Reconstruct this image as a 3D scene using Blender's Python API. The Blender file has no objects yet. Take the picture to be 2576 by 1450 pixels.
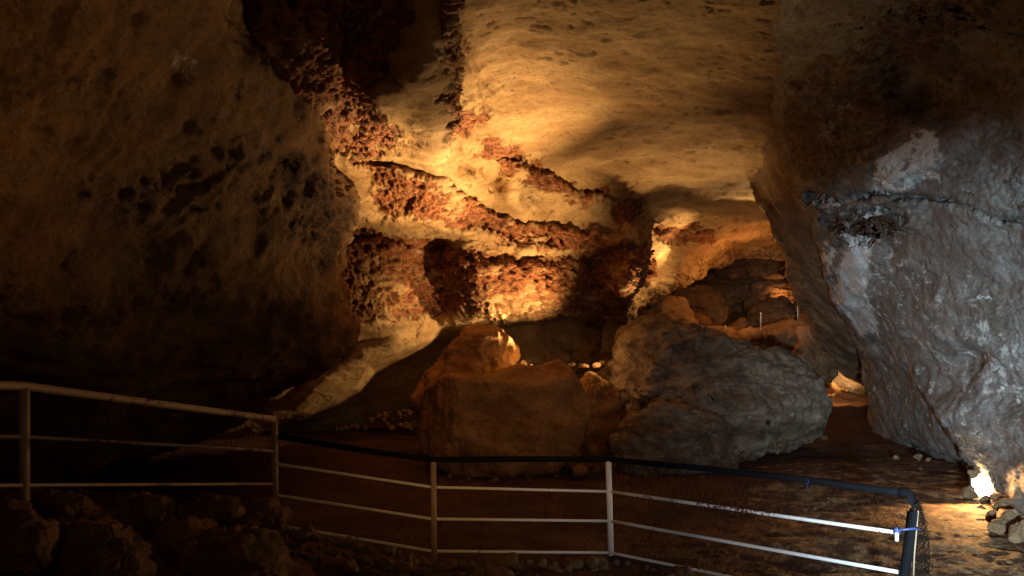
import bpy, math, random
import numpy as np
from mathutils import Vector
random.seed(7); RNG = np.random.default_rng(11)
scene = bpy.context.scene
COL = scene.collection

# ------------------------------------------------------------------ camera
EYE = np.array([0.0, 0.0, 2.0]); F = 1910.0; PITCH = math.atan(175 / F)
cam_d = bpy.data.cameras.new('camera'); cam = bpy.data.objects.new('camera', cam_d); COL.objects.link(cam)
cam.location = EYE; cam.rotation_euler = (math.pi / 2 + PITCH, 0, 0)
cam_d.sensor_width = 36; cam_d.lens = 36 * F / 2576; cam_d.clip_end = 300; cam_d.clip_start = .05
scene.camera = cam
CT, ST = math.cos(PITCH), math.sin(PITCH)

def W(u, v, d):
    """survey point: bearing (u, v) of the 2576x1450 picture at distance d along y -> world"""
    u, v, d = np.asarray(u, float), np.asarray(v, float), np.asarray(d, float)
    x = (u - 1288) / F; y = (725 - v) / F
    t = d / (CT - y * ST)
    return np.stack([t * x, t * (CT - y * ST), EYE[2] + t * (y * CT + ST)], -1)
def V(u, v, d): return Vector(W(u, v, d).tolist())

# ------------------------------------------------------------------ noise
def _h(ix, iy, iz, seed):
    h = (ix * 374761393 + iy * 668265263 + iz * 2147483647 + seed * 974634777) & 0xffffffff
    h = ((h ^ (h >> 13)) * 1274126177) & 0xffffffff
    h = ((h ^ (h >> 16)) * 2246822519) & 0xffffffff
    return (h ^ (h >> 15)) & 0xffffffff
def perlin(P, seed=0):
    P = np.asarray(P, float); i = np.floor(P).astype(np.int64); f = P - i
    w = f * f * f * (f * (f * 6 - 15) + 10); out = 0
    for dx in (0, 1):
        for dy in (0, 1):
            for dz in (0, 1):
                h = _h(i[..., 0] + dx, i[..., 1] + dy, i[..., 2] + dz, seed)
                gx = ((h & 1023) / 511.5 - 1); gy = (((h >> 10) & 1023) / 511.5 - 1); gz = (((h >> 20) & 1023) / 511.5 - 1)
                g = gx * (f[..., 0] - dx) + gy * (f[..., 1] - dy) + gz * (f[..., 2] - dz)
                out = out + g * (w[..., 0] if dx else 1 - w[..., 0]) * (w[..., 1] if dy else 1 - w[..., 1]) * (w[..., 2] if dz else 1 - w[..., 2])
    return out
def fbm(P, s, o=4, seed=0, gain=.5, st=(1, 1, 1)):
    a = 1; r = 0; Q = np.asarray(P) * s * np.array(st)
    for k in range(o):
        r = r + a * perlin(Q, seed + k); Q = Q * 2.03 + 7.1; a *= gain
    return r
def ridged(P, s, o=4, seed=0, gain=.5, st=(1, 1, 1)):
    a = 1; r = 0; Q = np.asarray(P) * s * np.array(st)
    for k in range(o):
        r = r + a * (1 - 2.2 * np.abs(perlin(Q, seed + k))); Q = Q * 2.03 + 7.1; a *= gain
    return r
def worley(P, s, seed=0, st=(1, 1, 1)):
    Q = np.asarray(P) * s * np.array(st); i = np.floor(Q).astype(np.int64)
    f1 = np.full(Q.shape[:-1], 9.0); f2 = f1.copy()
    for dx in (-1, 0, 1):
        for dy in (-1, 0, 1):
            for dz in (-1, 0, 1):
                c = i + np.array([dx, dy, dz]); h = _h(c[..., 0], c[..., 1], c[..., 2], seed)
                px = c[..., 0] + (h & 1023) / 1023; py = c[..., 1] + ((h >> 10) & 1023) / 1023; pz = c[..., 2] + ((h >> 20) & 1023) / 1023
                d = np.sqrt((Q[..., 0] - px) ** 2 + (Q[..., 1] - py) ** 2 + (Q[..., 2] - pz) ** 2)
                f2 = np.minimum(f2, np.maximum(f1, d)); f1 = np.minimum(f1, d)
    return f1, f2
def sst(a, b, x):
    t = np.clip((x - a) / (b - a), 0, 1); return t * t * (3 - 2 * t)

# ------------------------------------------------------------------ survey-point interpolation
def tps(pts):
    A = np.array(pts, float); X = A[:, :2] / 1000; y = np.log(A[:, 2]); n = len(X)
    r = np.linalg.norm(X[:, None] - X[None], axis=-1)
    K = np.where(r > 0, r * r * np.log(r + 1e-12), 0) + np.eye(n) * 1e-3
    Pm = np.c_[np.ones(n), X]
    M = np.block([[K, Pm], [Pm.T, np.zeros((3, 3))]])
    c = np.linalg.solve(M, np.r_[y, 0, 0, 0])
    def f(u, v):
        u = np.asarray(u, float) / 1000; v = np.asarray(v, float) / 1000
        out = c[n] + c[n + 1] * u + c[n + 2] * v
        for k in range(n):
            r2 = (u - X[k, 0]) ** 2 + (v - X[k, 1]) ** 2
            out = out + c[k] * .5 * r2 * np.log(r2 + 1e-12)
        return np.exp(out)
    return f
def poly_d(u, v, pl):
    """distance to an open line and side (+ = right of its direction, picture axes)"""
    best = np.full(np.shape(u), 1e9); side = np.zeros(np.shape(u))
    for (x0, y0), (x1, y1) in zip(pl[:-1], pl[1:]):
        dx, dy = x1 - x0, y1 - y0; L = dx * dx + dy * dy
        t = np.clip(((u - x0) * dx + (v - y0) * dy) / L, 0, 1)
        ex, ey = u - x0 - t * dx, v - y0 - t * dy
        d = np.hypot(ex, ey); cr = dx * ey - dy * ex
        m = d < best; best = np.where(m, d, best); side = np.where(m, np.sign(cr), side)
    return best, side
def inside(u, v, pl):
    """signed distance to a closed outline, + inside"""
    d, _ = poly_d(u, v, list(pl) + [pl[0]]); c = np.zeros(np.shape(u), bool)
    for (x0, y0), (x1, y1) in zip(pl, list(pl[1:]) + [pl[0]]):
        if y0 == y1: continue
        c ^= ((y0 > v) != (y1 > v)) & (u < (x1 - x0) * (v - y0) / (y1 - y0) + x0)
    return np.where(c, d, -d)
def resample(pl, n, smooth=0):
    A = np.array(pl, float); s = np.r_[0, np.cumsum(np.hypot(*np.diff(A[:, :2], axis=0).T))]
    q = np.linspace(0, s[-1], n); R = np.stack([np.interp(q, s, A[:, k]) for k in range(A.shape[1])], -1)
    if smooth:
        k = np.hanning(2 * smooth + 3)[1:-1]; k /= k.sum()
        for c in range(R.shape[1]):
            R[:, c] = np.convolve(np.pad(R[:, c], smooth, mode='reflect', reflect_type='odd'), k, 'valid')
    return R

# ------------------------------------------------------------------ mesh helpers
def tag(o, label=None, cat=None, group=None, kind=None):
    if label: o['label'] = label
    if cat: o['category'] = cat
    if group: o['group'] = group
    if kind: o['kind'] = kind
    return o
def link(name, me, mat, parent=None):
    o = bpy.data.objects.new(name, me); COL.objects.link(o)
    if mat: me.materials.append(mat)
    if parent: o.parent = parent
    return o
def from_grid(name, P, mat, attrs=None, flip=False, wrap_u=False, parent=None, drop=None):
    n, m = P.shape[:2]
    idx = np.arange(n * m).reshape(n, m)
    if wrap_u: idx = np.c_[idx, idx[:, :1]]
    a, b, c, d = idx[:-1, :-1], idx[:-1, 1:], idx[1:, 1:], idx[1:, :-1]
    q = np.stack([a, d, c, b] if flip else [a, b, c, d], -1).reshape(-1, 4)
    if drop is not None: q = q[~drop.reshape(-1)[q].any(1)]
    me = bpy.data.meshes.new(name)
    me.vertices.add(n * m); me.vertices.foreach_set('co', P.reshape(-1).astype(np.float32))
    me.loops.add(len(q) * 4); me.loops.foreach_set('vertex_index', q.reshape(-1).astype(np.int32))
    me.polygons.add(len(q)); me.polygons.foreach_set('loop_start', np.arange(0, len(q) * 4, 4, dtype=np.int32))
    me.polygons.foreach_set('loop_total', np.full(len(q), 4, dtype=np.int32))
    me.update(calc_edges=True)
    me.polygons.foreach_set('use_smooth', np.ones(len(q), bool))
    for k, arr in (attrs or {}).items():
        at = me.attributes.new(k, 'FLOAT', 'POINT'); at.data.foreach_set('value', np.ascontiguousarray(arr, dtype=np.float32).reshape(-1))
    return link(name, me, mat, parent)
def gnormal(P, toward=None, wrap=False):
    if wrap:
        du = np.roll(P, -1, 1) - np.roll(P, 1, 1)
    else: du = np.gradient(P, axis=1)
    dv = np.gradient(P, axis=0); N = np.cross(du, dv)
    N /= np.linalg.norm(N, axis=-1, keepdims=True) + 1e-9
    if toward is not None:
        if (N * (toward - P)).sum(-1).mean() < 0: N = -N
    return N
class MB:
    def __init__(s): s.v = []; s.f = []
    def tube(s, pts, r, n=8, cap=True, wob=0):
        pts = [Vector(p) for p in pts]; k0 = len(s.v); up = Vector((0.13, .07, 1)).normalized()
        for i, p in enumerate(pts):
            t = (pts[min(i + 1, len(pts) - 1)] - pts[max(i - 1, 0)]).normalized()
            x = t.cross(up)
            if x.length < .15: x = t.cross(Vector((0, 1, .1)))
            x.normalize(); y = t.cross(x)
            rr = (r[i] if isinstance(r, (list, tuple)) else r) * (1 + random.uniform(-wob, wob))
            for j in range(n):
                a = 2 * math.pi * j / n; s.v.append(p + x * math.cos(a) * rr + y * math.sin(a) * rr)
        for i in range(len(pts) - 1):
            for j in range(n):
                a = k0 + i * n + j; b = k0 + i * n + (j + 1) % n
                s.f.append((a, b, b + n, a + n))
        if cap: s.f.append(tuple(k0 + j for j in reversed(range(n)))); s.f.append(tuple(k0 + (len(pts) - 1) * n + j for j in range(n)))
        return s
    def box(s, c, sx, sy, sz, rz=0):
        k = len(s.v); c = Vector(c)
        for dx in (-1, 1):
            for dy in (-1, 1):
                for dz in (-1, 1):
                    x, y = dx * sx / 2, dy * sy / 2
                    s.v.append(c + Vector((x * math.cos(rz) - y * math.sin(rz), x * math.sin(rz) + y * math.cos(rz), dz * sz / 2)))
        for f in ((0, 1, 3, 2), (4, 6, 7, 5), (0, 4, 5, 1), (2, 3, 7, 6), (0, 2, 6, 4), (1, 5, 7, 3)): s.f.append(tuple(k + q for q in f))
        return s
    def build(s, name, mat, parent=None, smooth=True, origin=None):
        me = bpy.data.meshes.new(name); o0 = Vector(origin) if origin is not None else Vector((0, 0, 0))
        me.from_pydata([tuple(p - o0) for p in s.v], [], s.f); me.update()
        if smooth: me.polygons.foreach_set('use_smooth', np.ones(len(me.polygons), bool))
        return link(name, me, mat, parent)
def empty(name, loc):
    o = bpy.data.objects.new(name, None); COL.objects.link(o); o.location = loc; return o
def build_at(mb, name, mat, parent, smooth=True): return mb.build(name, mat, parent, smooth, origin=parent.location)

# ------------------------------------------------------------------ materials
def nodes(m):
    m.use_nodes = True; nt = m.node_tree; nt.nodes.clear(); return nt
def rock_mat(name, light, dark, pitc, pale=(.55, .5, .42), sc=1.0, rough=.85, bump=.6, speck=.6, spec=.25, rust=(.22, .08, .03), rustamt=.35, st=(1, 1, 1.8), dist=.02, grain=16):
    m = bpy.data.materials.new(name); nt = nodes(m); N = nt.nodes; L = nt.links
    out = N.new('ShaderNodeOutputMaterial'); bs = N.new('ShaderNodeBsdfPrincipled'); L.new(bs.outputs[0], out.inputs[0])
    tc = N.new('ShaderNodeTexCoord'); mp = N.new('ShaderNodeMapping'); mp.inputs['Scale'].default_value = st
    L.new(tc.outputs['Object'], mp.inputs[0])
    def noise(s, det=6, ro=.6, dis=0.0):
        n = N.new('ShaderNodeTexNoise'); n.inputs['Scale'].default_value = s * sc; n.inputs['Detail'].default_value = det
        n.inputs['Roughness'].default_value = ro; n.inputs['Distortion'].default_value = dis; L.new(mp.outputs[0], n.inputs[0]); return n.outputs['Fac']
    def ramp(src, a, b):
        r = N.new('ShaderNodeMapRange'); r.interpolation_type = 'SMOOTHSTEP'; r.inputs[1].default_value = a; r.inputs[2].default_value = b
        L.new(src, r.inputs[0]); return r.outputs[0]
    def mth(op, a, b):
        n = N.new('ShaderNodeMath'); n.operation = op
        for i, q in enumerate((a, b)):
            if isinstance(q, (int, float)): n.inputs[i].default_value = q
            else: L.new(q, n.inputs[i])
        return n.outputs[0]
    def mix(f, a, b, bt='MIX'):
        n = N.new('ShaderNodeMix'); n.data_type = 'RGBA'; n.blend_type = bt
        if isinstance(f, (int, float)): n.inputs[0].default_value = f
        else: L.new(f, n.inputs[0])
        for i, q in ((6, a), (7, b)):
            if isinstance(q, tuple): n.inputs[i].default_value = (*q, 1)
            else: L.new(q, n.inputs[i])
        return n.outputs[2]
    def attr(k):
        a = N.new('ShaderNodeAttribute'); a.attribute_name = k; return a.outputs['Fac']
    base = mix(ramp(noise(.8, 7, .62, .4), .38, .66), dark, light)
    base = mix(mth('MULTIPLY', ramp(noise(1.7, 6, .6, .8), .5, .72), rustamt), base, rust)
    fine = noise(9, 8, .7)
    base = mix(mth('MULTIPLY', ramp(fine, .5, .3), speck), base, tuple(c * .45 for c in dark))
    gr = N.new('ShaderNodeTexNoise'); gr.inputs['Scale'].default_value = grain; gr.inputs['Detail'].default_value = 6; gr.inputs['Roughness'].default_value = .8; L.new(mp.outputs[0], gr.inputs[0])
    base = mix(mth('MULTIPLY', ramp(gr.outputs['Fac'], .50, .36), .55), base, tuple(c * .4 for c in dark))
    base = mix(mth('MULTIPLY', ramp(gr.outputs['Fac'], .56, .68), .35), base, tuple(min(1, c * 1.35) for c in light))
    n3 = noise(4, 7, .7, .5)
    pf = ramp(mth('ADD', attr('pit'), mth('MULTIPLY', mth('SUBTRACT', n3, .5), 1.9)), .28, .80)
    pcol = mix(ramp(noise(6, 5, .6), .35, .7), tuple(c * .55 for c in pitc), tuple(c * 1.5 for c in pitc))
    base = mix(pf, base, pcol)
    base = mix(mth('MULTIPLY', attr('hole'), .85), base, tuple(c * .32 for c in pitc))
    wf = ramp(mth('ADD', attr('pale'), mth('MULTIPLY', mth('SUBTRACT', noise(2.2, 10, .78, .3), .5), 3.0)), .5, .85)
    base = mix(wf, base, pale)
    L.new(base, bs.inputs['Base Color'])
    bs.inputs['Specular IOR Level'].default_value = spec
    rr = N.new('ShaderNodeMapRange'); rr.inputs[3].default_value = rough - .2; rr.inputs[4].default_value = min(1, rough + .1)
    L.new(fine, rr.inputs[0]); L.new(rr.outputs[0], bs.inputs['Roughness'])
    v = N.new('ShaderNodeTexVoronoi'); v.inputs['Scale'].default_value = 14 * sc; L.new(mp.outputs[0], v.inputs[0])
    hsum = mth('ADD', mth('MULTIPLY', fine, 1.0), mth('MULTIPLY', noise(28, 5, .7), .5))
    hsum = mth('ADD', hsum, mth('MULTIPLY', mth('MULTIPLY', v.outputs['Distance'], pf), 1.2))
    b = N.new('ShaderNodeBump'); b.inputs['Strength'].default_value = bump; b.inputs['Distance'].default_value = dist
    b.inputs['Distance'].default_value = dist * 3
    L.new(hsum, b.inputs['Height']); L.new(b.outputs[0], bs.inputs['Normal'])
    return m
def paint_mat(name, col, rustc=(.10, .035, .012), wear=.5, rough=.45, sc=22, metal=0, spec=.4):
    m = bpy.data.materials.new(name); nt = nodes(m); N = nt.nodes; L = nt.links
    out = N.new('ShaderNodeOutputMaterial'); bs = N.new('ShaderNodeBsdfPrincipled'); L.new(bs.outputs[0], out.inputs[0])
    tc = N.new('ShaderNodeTexCoord')
    n = N.new('ShaderNodeTexNoise'); n.inputs['Scale'].default_value = sc; n.inputs['Detail'].default_value = 8; n.inputs['Roughness'].default_value = .7; L.new(tc.outputs['Object'], n.inputs[0])
    n2 = N.new('ShaderNodeTexNoise'); n2.inputs['Scale'].default_value = 1.6; n2.inputs['Detail'].default_value = 3; L.new(tc.outputs['Object'], n2.inputs[0])
    ad = N.new('ShaderNodeMath'); ad.operation = 'ADD'; L.new(n.outputs[0], ad.inputs[0]); L.new(n2.outputs[0], ad.inputs[1])
    r = N.new('ShaderNodeMapRange'); r.inputs[1].default_value = 1.28 - .22 * wear; r.inputs[2].default_value = 1.36 - .22 * wear; L.new(ad.outputs[0], r.inputs[0])
    mx = N.new('ShaderNodeMix'); mx.data_type = 'RGBA'; L.new(r.outputs[0], mx.inputs[0]); mx.inputs[6].default_value = (*col, 1); mx.inputs[7].default_value = (*rustc, 1)
    L.new(mx.outputs[2], bs.inputs['Base Color']); bs.inputs['Roughness'].default_value = rough; bs.inputs['Metallic'].default_value = metal
    bs.inputs['Specular IOR Level'].default_value = spec
    b = N.new('ShaderNodeBump'); b.inputs['Strength'].default_value = .4; b.inputs['Distance'].default_value = .004; L.new(n.outputs[0], b.inputs['Height']); L.new(b.outputs[0], bs.inputs['Normal'])
    return m
def emit_mat(name, col, s):
    m = bpy.data.materials.new(name); nt = nodes(m); out = nt.nodes.new('ShaderNodeOutputMaterial'); e = nt.nodes.new('ShaderNodeEmission')
    e.inputs[0].default_value = (*col, 1); e.inputs[1].default_value = s; nt.links.new(e.outputs[0], out.inputs[0]); return m

PIT = (.24, .088, .036)
M_wall = rock_mat('limestone_tan', (.52, .36, .18), (.36, .22, .10), PIT, speck=.65, bump=.45, rustamt=.3, st=(.9, 1.4, 2.4), dist=.03)
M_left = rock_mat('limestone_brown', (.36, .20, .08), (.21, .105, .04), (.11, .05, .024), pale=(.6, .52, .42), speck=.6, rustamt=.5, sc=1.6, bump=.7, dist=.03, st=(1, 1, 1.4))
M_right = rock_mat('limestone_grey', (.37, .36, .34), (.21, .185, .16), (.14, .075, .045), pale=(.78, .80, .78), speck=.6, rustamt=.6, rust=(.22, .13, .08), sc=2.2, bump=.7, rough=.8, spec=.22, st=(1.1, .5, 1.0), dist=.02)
M_flank = rock_mat('limestone_flank', (.34, .25, .16), (.20, .13, .075), PIT, speck=.5, rustamt=.3, sc=1.0)
M_far = rock_mat('limestone_far', (.42, .26, .13), (.22, .12, .055), (.09, .03, .012), speck=.5, rustamt=.4, sc=.7, dist=.04)
M_boul = rock_mat('boulder_stone', (.42, .215, .075), (.18, .085, .026), (.10, .04, .02), pale=(.5, .46, .38), speck=.6, rustamt=.5, sc=1.2)
M_ridge = rock_mat('boulder_grey', (.36, .29, .21), (.15, .10, .062), (.07, .04, .025), pale=(.48, .44, .37), speck=.6, rustamt=.3, sc=2.2, bump=.9, st=(1, 1.6, 2.2))
M_stone = rock_mat('rubble_stone', (.38, .27, .16), (.20, .12, .06), (.1, .05, .03), speck=.5, sc=3, rustamt=.3)
M_floor = rock_mat('red_earth', (.13, .055, .026), (.07, .026, .013), (.04, .016, .01), pale=(.36, .23, .11), speck=.5, rustamt=.4, sc=1.6, bump=.8, rust=(.12, .045, .02), st=(1, 1.0, 1))
M_bank = rock_mat('bank_stone', (.28, .17, .085), (.12, .06, .03), (.05, .025, .012), speck=.6, rustamt=.4, sc=2)
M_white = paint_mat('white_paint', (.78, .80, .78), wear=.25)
M_dim_grimy = paint_mat('grimy_paint_dimmed', (.34, .25, .17), wear=.7)  # white paint with grime, also darkened in colour for the dim light there
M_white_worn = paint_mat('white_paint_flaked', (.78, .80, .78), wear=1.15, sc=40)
M_black = paint_mat('black_sleeve', (.006, .0065, .008), rustc=(.012, .011, .01), wear=.4, rough=.85, spec=.08)
M_wire = paint_mat('wire', (.008, .007, .006), rustc=(.02, .01, .006), wear=.8, rough=.7, spec=.1)
M_blue = paint_mat('blue_tape', (.05, .07, .20), rustc=(.3, .3, .35), wear=.2, rough=.4)
M_metal = paint_mat('lamp_housing', (.05, .05, .05), wear=.3)
M_lens = emit_mat('lamp_lens', (1, .80, .46), 45)
M_dot = emit_mat('lamp_lens_small', (1, .85, .6), 40)

# ------------------------------------------------------------------ main wall and ceiling
uu, vv = np.meshgrid(np.arange(520, 2016, 2.6), np.arange(-260, 1128, 2.6))
CE = 4.4
def ceil_d(v): return CE * F / np.maximum(900 - v, 60)
pts = []
for u in (520, 900, 1200, 1500, 1800, 2020):
    for v in (-260, -120, 0): pts.append((u, v, ceil_d(v)))
for u, v, d in [(1200, 150, 11.6), (1450, 150, 11.5), (1700, 150, 11.2), (1950, 150, 11.0),
                (1300, 300, 14.4), (1500, 300, 14.6), (1750, 300, 14.3), (1980, 300, 13.8),
                (1450, 400, 17.3), (1650, 400, 17.6), (1850, 400, 17.2), (2000, 400, 16.5),
                (1600, 480, 20), (1750, 480, 20.6), (1900, 480, 20.6), (2010, 480, 20),
                (1700, 535, 23.6), (1850, 535, 24.2), (2010, 540, 24),
                (1700, 620, 25), (2010, 620, 27),
                (620, 40, 8.7), (800, 40, 8.9), (960, 40, 9.0), (1080, 40, 9.1), (600, 160, 8.9), (800, 160, 9.1), (960, 160, 9.2), (1080, 150, 9.4),
                (700, 250, 9.6), (880, 260, 9.9), (1000, 235, 9.9), (1080, 235, 10.8), (1090, 370, 13.6), (1090, 310, 12.3), (980, 300, 11.6),
                (850, 380, 13.6), (950, 350, 13.2), (980, 450, 15.0), (900, 500, 15.6), (1150, 470, 15.8), (1250, 420, 16.0),
                (1330, 500, 18.0), (1450, 520, 19.4), (1560, 560, 20.4), (950, 560, 16.8), (1200, 560, 17.7),
                (870, 640, 17.4), (1000, 640, 17.8), (1090, 700, 18.6), (1200, 640, 18.4), (1400, 600, 19.8),
                (960, 780, 18.2), (1100, 780, 19.2), (1250, 780, 19.4), (1400, 780, 20.2), (1500, 700, 20.6), (1600, 680, 20.4),
                (560, 500, 14.4), (600, 750, 16.2), (1580, 780, 21.0), (1650, 780, 24.0), (2010, 800, 30.0), (1800, 800, 28.0),
                (800, 860, 17.9), (1000, 850, 18.9), (1200, 830, 20.8), (1400, 840, 22.2), (1550, 850, 23.4),
                (700, 1000, 18.7), (850, 960, 19.3), (1000, 930, 20.3), (1150, 920, 21.7), (1400, 950, 23.4), (1600, 950, 24.0),
                (540, 1100, 19.8), (700, 1085, 20.4), (900, 1060, 21.4), (1100, 1060, 22.4), (1400, 1080, 23), (1700, 1080, 26), (2000, 1080, 32)]:
    pts.append((u, v, d))
D = tps(pts)(uu, vv)
def ridge(u, v, pl, w, amp):
    d, _ = poly_d(u, v, pl); return amp * np.exp(-(d / w) ** 2)
# jitter used to roughen every drawn edge
Pj = W(uu, vv, D)
jx = fbm(Pj, 1.1, 5, 3) * 26; jy = fbm(Pj, 1.1, 5, 9) * 26
ju, jv = uu + jx, vv + jy
def step(pl, amp, soft, win=None, side=1):
    """rock on one side of the line stands proud by amp, fading over win"""
    d, s = poly_d(ju, jv, pl); sd = d * s * side
    f = sst(-soft, soft, sd)
    if win: f = f * np.exp(-np.clip(sd, 0, None) / win)
    # fade off past the ends of the line
    return amp * f
# the hanging rib: everything left of this line stands in front of the ceiling
RIB = [(1150, -260), (1142, 0), (1140, 110), (1146, 180), (1136, 250), (1134, 320), (1124, 385)]
d, s = poly_d(ju * .4 + uu * .6, vv, RIB)
sd = d * s
D -= .9 * sst(-4, 4, sd) * np.exp(-np.clip(sd, 0, None) / 90) * sst(440, 330, vv)
# the outlet of the rib: smooth nose running down to the bright knob
D -= ridge(uu, vv, [(1100, 220), (1085, 300), (1095, 370)], 42, .55)
D += ridge(uu, vv, [(1150, 290), (1160, 360)], 22, .35)
# hollows and ledges of the pitted wall
D += ridge(uu, vv, [(900, 90), (870, 200), (900, 300)], 60, .9)
D += ridge(uu, vv, [(1000, 60), (980, 180)], 45, .4)
D -= ridge(uu, vv, [(960, 250), (930, 330), (900, 400)], 40, .35)
D += ridge(uu, vv, [(1180, 400), (1240, 440)], 40, .7)
D -= ridge(uu, vv, [(1300, 430), (1290, 500), (1320, 540)], 32, .55)
# first ledge: overhanging lip above the upper pitted band
for pl, amp, soft, win in [([(880, 400), (990, 425), (1075, 440), (1190, 505), (1300, 560), (1420, 575), (1560, 590)], -.45, 7, 55),
                           ([(930, 545), (1060, 548), (1160, 590), (1290, 625), (1420, 640), (1560, 615)], .42, 8, 60),
                           ([(860, 605), (970, 612), (1100, 630), (1190, 655), (1330, 672), (1480, 665), (1600, 640)], -.40, 9, 70),
                           ([(1295, 410), (1400, 445), (1470, 490), (1540, 500), (1620, 540)], -.4, 6, 45)]:
    dd, ss = poly_d(ju, jv, pl); sdd = -dd * ss
    D += -amp * sst(-soft, soft, sdd) * np.exp(-np.clip(sdd, 0, None) / win) * .8
# vertical buttresses of the lower wall and the hollow between them
D -= ridge(uu, vv, [(960, 640), (965, 790)], 60, .28)
D += ridge(ju, jv, [(1085, 640), (1090, 800)], 52, .85)
D -= ridge(uu, vv, [(1200, 660), (1215, 780)], 60, .6)
D -= ridge(uu, vv, [(1330, 680), (1350, 770)], 70, .4)
D += ridge(uu, vv, [(1480, 680), (1500, 780)], 60, .8)
D -= ridge(uu, vv, [(1585, 590), (1600, 650), (1570, 720)], 34, 1.0)
# bottom lip and the recess under it
LIP = [(560, 770), (700, 800), (860, 812), (1000, 812), (1080, 808), (1160, 800), (1300, 803), (1420, 800), (1540, 812), (1600, 830)]
dd, ss = poly_d(ju * .5 + uu * .5, jv * .5 + vv * .5, LIP); sdd = dd * ss
D += 1.2 * sst(-6, 10, sdd) * np.exp(-np.clip(sdd, 0, None) / 120) * sst(1170, 1300, uu)
D -= .25 * sst(-10, 6, sdd) * np.exp(-np.clip(sdd, 0, None) / 60) * sst(1200, 1100, uu)
# the ledge that climbs from the floor to the lip
LEDGE = [(480, 1112), (640, 1085), (760, 1050), (850, 1015), (905, 985), (935, 925), (1020, 885), (1110, 858), (1230, 820), (1330, 805)]
dd, ss = poly_d(uu, vv, LEDGE); sdd = dd * ss
D += 1.1 * sst(-14, 22, sdd) * sst(1300, 1150, uu)
D += ridge(uu, vv, [(540, 1050), (640, 1030), (720, 1005), (800, 930), (900, 860), (1040, 815)], 22, .5)
# ceiling swells
D += .22 * np.sin((vv - 60) / 44 + (uu - 1500) / 260) * sst(1150, 1350, uu) * sst(540, 430, vv) * sst(60, 260, vv) * (D / 16)

# pitted zones
PITZ = [[(1118, -260), (1150, -260), (1150, 120), (1146, 330), (1120, 330), (1116, 100)],
        [(1130, 295), (1180, 272), (1222, 272), (1222, 300), (1160, 335), (1128, 350)],
        [(790, 230), (940, 265), (1000, 330), (1000, 368), (940, 362), (955, 400), (890, 400), (850, 345), (800, 330)],
        [(880, 390), (960, 390), (1005, 430), (965, 452), (910, 432)],
        [(935, 450), (1000, 428), (1080, 455), (1122, 490), (1112, 542), (1050, 536), (958, 530), (935, 492)],
        [(1108, 490), (1190, 505), (1300, 562), (1400, 572), (1525, 588), (1540, 622), (1380, 628), (1290, 602), (1180, 578), (1108, 545)],
        [(1180, 390), (1225, 340), (1300, 365), (1316, 425), (1285, 428), (1250, 405)],
        [(1308, 415), (1355, 405), (1400, 438), (1470, 476), (1532, 466), (1534, 498), (1480, 502), (1440, 506), (1380, 474), (1320, 458)],
        [(1530, 512), (1608, 505), (1614, 560), (1540, 556)],
        [(840, 560), (900, 560), (970, 592), (1080, 586), (1150, 628), (1250, 645), (1400, 652), (1550, 600), (1622, 600), (1640, 660), (1600, 740), (1570, 805), (1170, 792), (950, 803), (850, 790)],
        [(520, -260), (1060, -260), (1040, 60), (1000, 150), (960, 250), (880, 330), (800, 420), (520, 420)]]
pit = np.zeros(uu.shape)
kx, ky = fbm(Pj, 3.2, 4, 13) * 22, fbm(Pj, 3.2, 4, 19) * 22
for z, q in zip(PITZ, (1, 1, .95, .8, .95, .95, .9, .95, .85, .88, .9)): pit = np.maximum(pit, q * sst(-14, 8, inside(ju + kx, jv + ky, z)))
pit *= .45 + .55 * sst(-.42, -.05, fbm(Pj, 1.7, 4, 29, st=(1, 1, 1.8)))
pit = pit * (1 - .35 * sst(25, -25, -inside(ju + kx, jv + ky, [(905, 690), (1000, 680), (1010, 800), (900, 800)])) )
pit = pit * (1 - .3 * sst(-40, 30, inside(ju + kx, jv + ky, [(1180, 720), (1400, 740), (1400, 800), (1170, 800)])))
Pm = W(uu, vv, D); Nm = gnormal(Pm, EYE)
h = fbm(Pm, .45, 3, 21) * .14 + .08 * fbm(Pm, .9, 4, 22) * sst(.1, .6, pit) + fbm(Pm, 2.2, 4, 31, st=(1, 1, 1.8)) * .06
h += ridged(Pm, 1.0, 4, 41, st=(.7, .7, 2.4)) * .035
f1, f2 = worley(Pm + .10 * np.stack([fbm(Pm, 3, 2, 5), fbm(Pm, 3, 2, 6), fbm(Pm, 3, 2, 8)], -1), 4.6, 5)
g1, g2 = worley(Pm, 11, 15)
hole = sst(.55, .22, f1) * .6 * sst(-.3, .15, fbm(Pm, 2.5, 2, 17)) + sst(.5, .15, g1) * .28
rough = fbm(Pm, 5, 4, 51, gain=.65)
h += np.sqrt(pit) * (-.26 * hole + rough * .08 + .02)
# scattered little pits and slots on the smooth ceiling
k1, k2 = worley(Pm + .25 * fbm(Pm, 2, 3, 79)[..., None], 2.6, 77, st=(.55, 1.7, 1.2)); spn = fbm(Pm, .7, 3, 88)
k3, k4 = worley(Pm + .15 * fbm(Pm, 3, 3, 80)[..., None], 6.5, 78, st=(.5, 1.6, 1.2))
slot = np.maximum(sst(.30, .10, k1 + .2 * fbm(Pm, 9, 3, 90)) * sst(-.2, .25, spn), .8 * sst(.30, .12, k3) * sst(0, .3, fbm(Pm, 1.3, 3, 89))) * (1 - pit)
h -= slot * .05
h *= 1 - .55 * sst(800, 840, vv) * sst(1220, 1120, uu)
h += .55 * ridged(Pm, .7, 5, 43, gain=.6, st=(.6, .6, 1.8)) * sst(815, 850, vv) * sst(1180, 1300, uu)
Pm = Pm + Nm * h[..., None]
pitc = np.clip(pit * .9 + slot * .5, 0, 1)
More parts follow.
